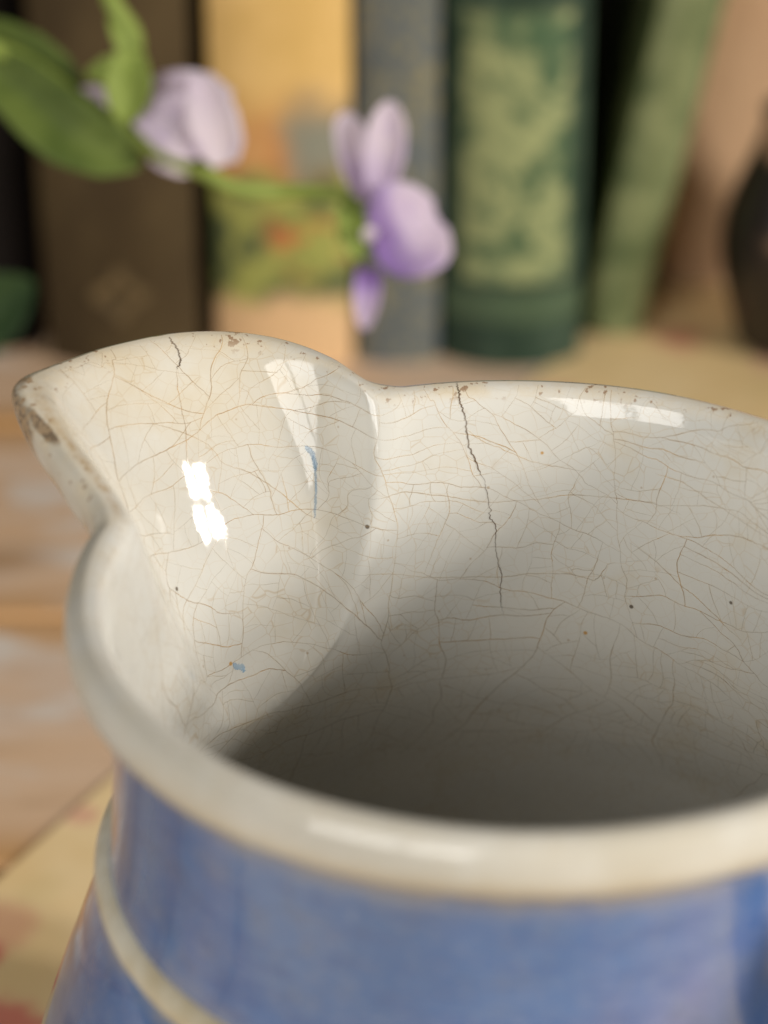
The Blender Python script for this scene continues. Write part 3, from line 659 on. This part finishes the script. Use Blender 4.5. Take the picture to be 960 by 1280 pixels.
def blade(name, spine, widths, mat, parent, fold=.25, cup=0.0, tint=0.0, face=None, wave=.0):
    """a curved sheet along a spine of points; width profile; folded or cupped across"""
    Q = [Vector(p) for p in spine]; n = 18; m = 8; V = []; U = []; F = []
    def sp(t):
        s_ = t*(len(Q)-1); i = min(int(s_), len(Q)-2); k = s_-i
        a, b, c, d = Q[max(i-1, 0)], Q[i], Q[i+1], Q[min(i+2, len(Q)-1)]
        return .5*((2*b)+(-a+c)*k+(2*a-5*b+4*c-d)*k*k+(-a+3*b-3*c+d)*k**3)
    fc = Vector(face).normalized() if face else -FW
    for i in range(n+1):
        t = i/n; p = sp(t); tg = (sp(min(t+.02, 1))-sp(max(t-.02, 0))).normalized(); sd = tg.cross(fc).normalized(); nn = sd.cross(tg)
        s_ = t*(len(widths)-1); k = min(int(s_), len(widths)-2); wq = widths[k]+(widths[k+1]-widths[k])*(s_-k)
        wq = max(wq, .002)
        for j in range(m+1):
            q = j/m*2-1; V.append(p+sd*(q*wq)+nn*((abs(q)*fold-(1-q*q)*cup)*wq+wave*wq*math.sin(9*t+2*q)*abs(q))); U.append(t)
    for i in range(n):
        for j in range(m): a = i*(m+1)+j; F.append((a, a+1, a+m+2, a+m+1))
    o = mesh(name, V, F, mat, parent, True)
    for nm, vals in (('u', U), ('tint', [tint]*len(V))):
        A = o.data.attributes.new(nm, 'FLOAT', 'POINT'); A.data.foreach_set('value', vals)
    md = o.modifiers.new('t', 'SOLIDIFY'); md.thickness = .004*S; return o
ell = lambda w_: [w_*math.sqrt(max(0, 1-(2*k/14-1)**2)) for k in range(15)]
egg = lambda w_: [w_*(math.sin(PI*(k/14)**1.35))**.62 for k in range(15)]
D = 9.7
sw = thing('sweet_pea_sprig', 'trailing sweet pea sprig with two pale lilac blossoms in front of books', 'flower', (0, 0, 0))
foot = Vector((-4.3, 3.6, .05))
def st(pts, rad): v, f = tube(pts, [q*1.3 for q in rad], 10, 8); return mesh('stem', v, f, M_ST, sw, True)
st([foot, at(-420, 330, 9.0), at(-160, 40, 9.1), at(0, 62, D), at(105, 125, D), at(200, 190, D), at(250, 212, D), at(305, 236, D), at(370, 238, D+.05), at(430, 243, D+.05), at(450, 262, D+.05)], [.04, .035, .03, .028, .024, .024, .022, .021, .020, .019, .017])
st([at(-160, 40, 9.1), at(-40, -120, 9.2), at(110, -60, D), at(145, 5, D), at(170, 45, D), at(165, 90, D)], [.03, .028, .026, .026, .026, .03])
B = lambda x0, y0, x1, y1, d0=D, d1=D, bow=.0: [at(x0, y0, d0), at((x0+x1)/2, (y0+y1)/2, (d0+d1)/2-bow), at(x1, y1, d1)]
px = D/3400
# bud blossom
def blossom(): return link('blossom', None, sw)
bl = blossom()
blade('petal', B(168, 118, 285, 152, D, D-.04, .06), [k*px for k in (18, 38, 48, 52, 54, 50, 40)], M_PT, bl, -.25, .35, .78, wave=.09)
blade('petal', B(172, 135, 268, 172, D-.03, D-.06, .05), [k*px for k in (14, 26, 36, 40, 36, 16)], M_PT, bl, .1, .2, .8, wave=.08)
blade('petal', B(252, 92, 284, 205, D-.07, D-.07, .04), [k*px for k in (12, 26, 32, 30, 14)], M_PT, bl, .1, .3, .95)
blade('petal', B(150, 132, 88, 128, D+.02, D+.04, .02), [k*px for k in (8, 20, 24, 20, 6)], M_PT, bl, .2, .2, .7)
blade('petal', B(190, 195, 245, 212, D, D, .02), [k*px for k in (6, 12, 13, 5)], M_PT, bl, .2, .2, .9)
blade('calyx', B(165, 55, 160, 150, D-.05, D-.08, .03), [k*px for k in (10, 22, 30, 24, 8)], M_ST, bl, .1, .5)
blade('sepal', B(185, 75, 110, 92, D-.05, D, .03), [k*px for k in (10, 18, 16, 4)], M_ST, bl, .2, .2)
blade('sepal', B(170, 70, 140, 18, D-.03, D, .02), [k*px for k in (8, 14, 10, 3)], M_ST, bl, .2, .2)
# open blossom
b2 = blossom()
blade('petal', B(462, 250, 432, 140, D+.02, D, .05), [k*px for k in ell(22)], M_PT, b2, .1, .4, .55)
blade('petal', B(474, 258, 490, 126, D-.02, D-.04, .05), [k*px for k in (8, 15, 20, 23, 26, 25, 23, 15, 4)], M_PT, b2, .1, .4, .65)
blade('petal', B(466, 308, 552, 268, D-.06, D-.02, .08), [k*px for k in (14, 42, 56, 62, 60, 48, 20)], M_PT, b2, .1, .35, .05, wave=.05)
blade('petal', B(462, 335, 456, 412, D-.02, D, .03), [k*px for k in (12, 16, 17, 15, 10, 3)], M_PT, b2, .1, .4, .0)
blade('keel', B(456, 300, 470, 285, D-.10, D-.10, .02), [k*px for k in (3, 8, 8, 3)], M_PT, b2, .1, .4, .9)
blade('calyx', B(436, 245, 450, 325, D-.04, D-.06, .03), [k*px for k in (6, 14, 18, 14, 4)], M_ST, b2, .1, .5)
blade('sepal', B(440, 250, 426, 300, D-.04, D-.02, .02), [k*px for k in (6, 9, 7, 2)], M_LF, b2, .1, .3)
# leaves
blade('leaf', [at(-60, 50, D), at(20, 105, D), at(90, 165, D-.04), at(178, 205, D)], [k*px for k in (6, 26, 38, 42, 44, 34, 6)], M_LF, sw, .3, .1)
blade('leaf', [at(-40, 30, D+.05), at(40, 72, D+.08), at(105, 105, D+.05)], [k*px for k in (10, 30, 34, 24, 4)], M_LF, sw, .3, .1)
blade('leaf', [at(-110, 440, D+1.2), at(-30, 400, D+1.1), at(42, 350, D+1.0)], [k*px for k in (10, 40, 58, 46, 6)], M_LD, sw, .3, .1)
st([at(-420, 330, 9.0), at(-250, 420, D+.8), at(-110, 440, D+1.2)], [.03, .025, .02])
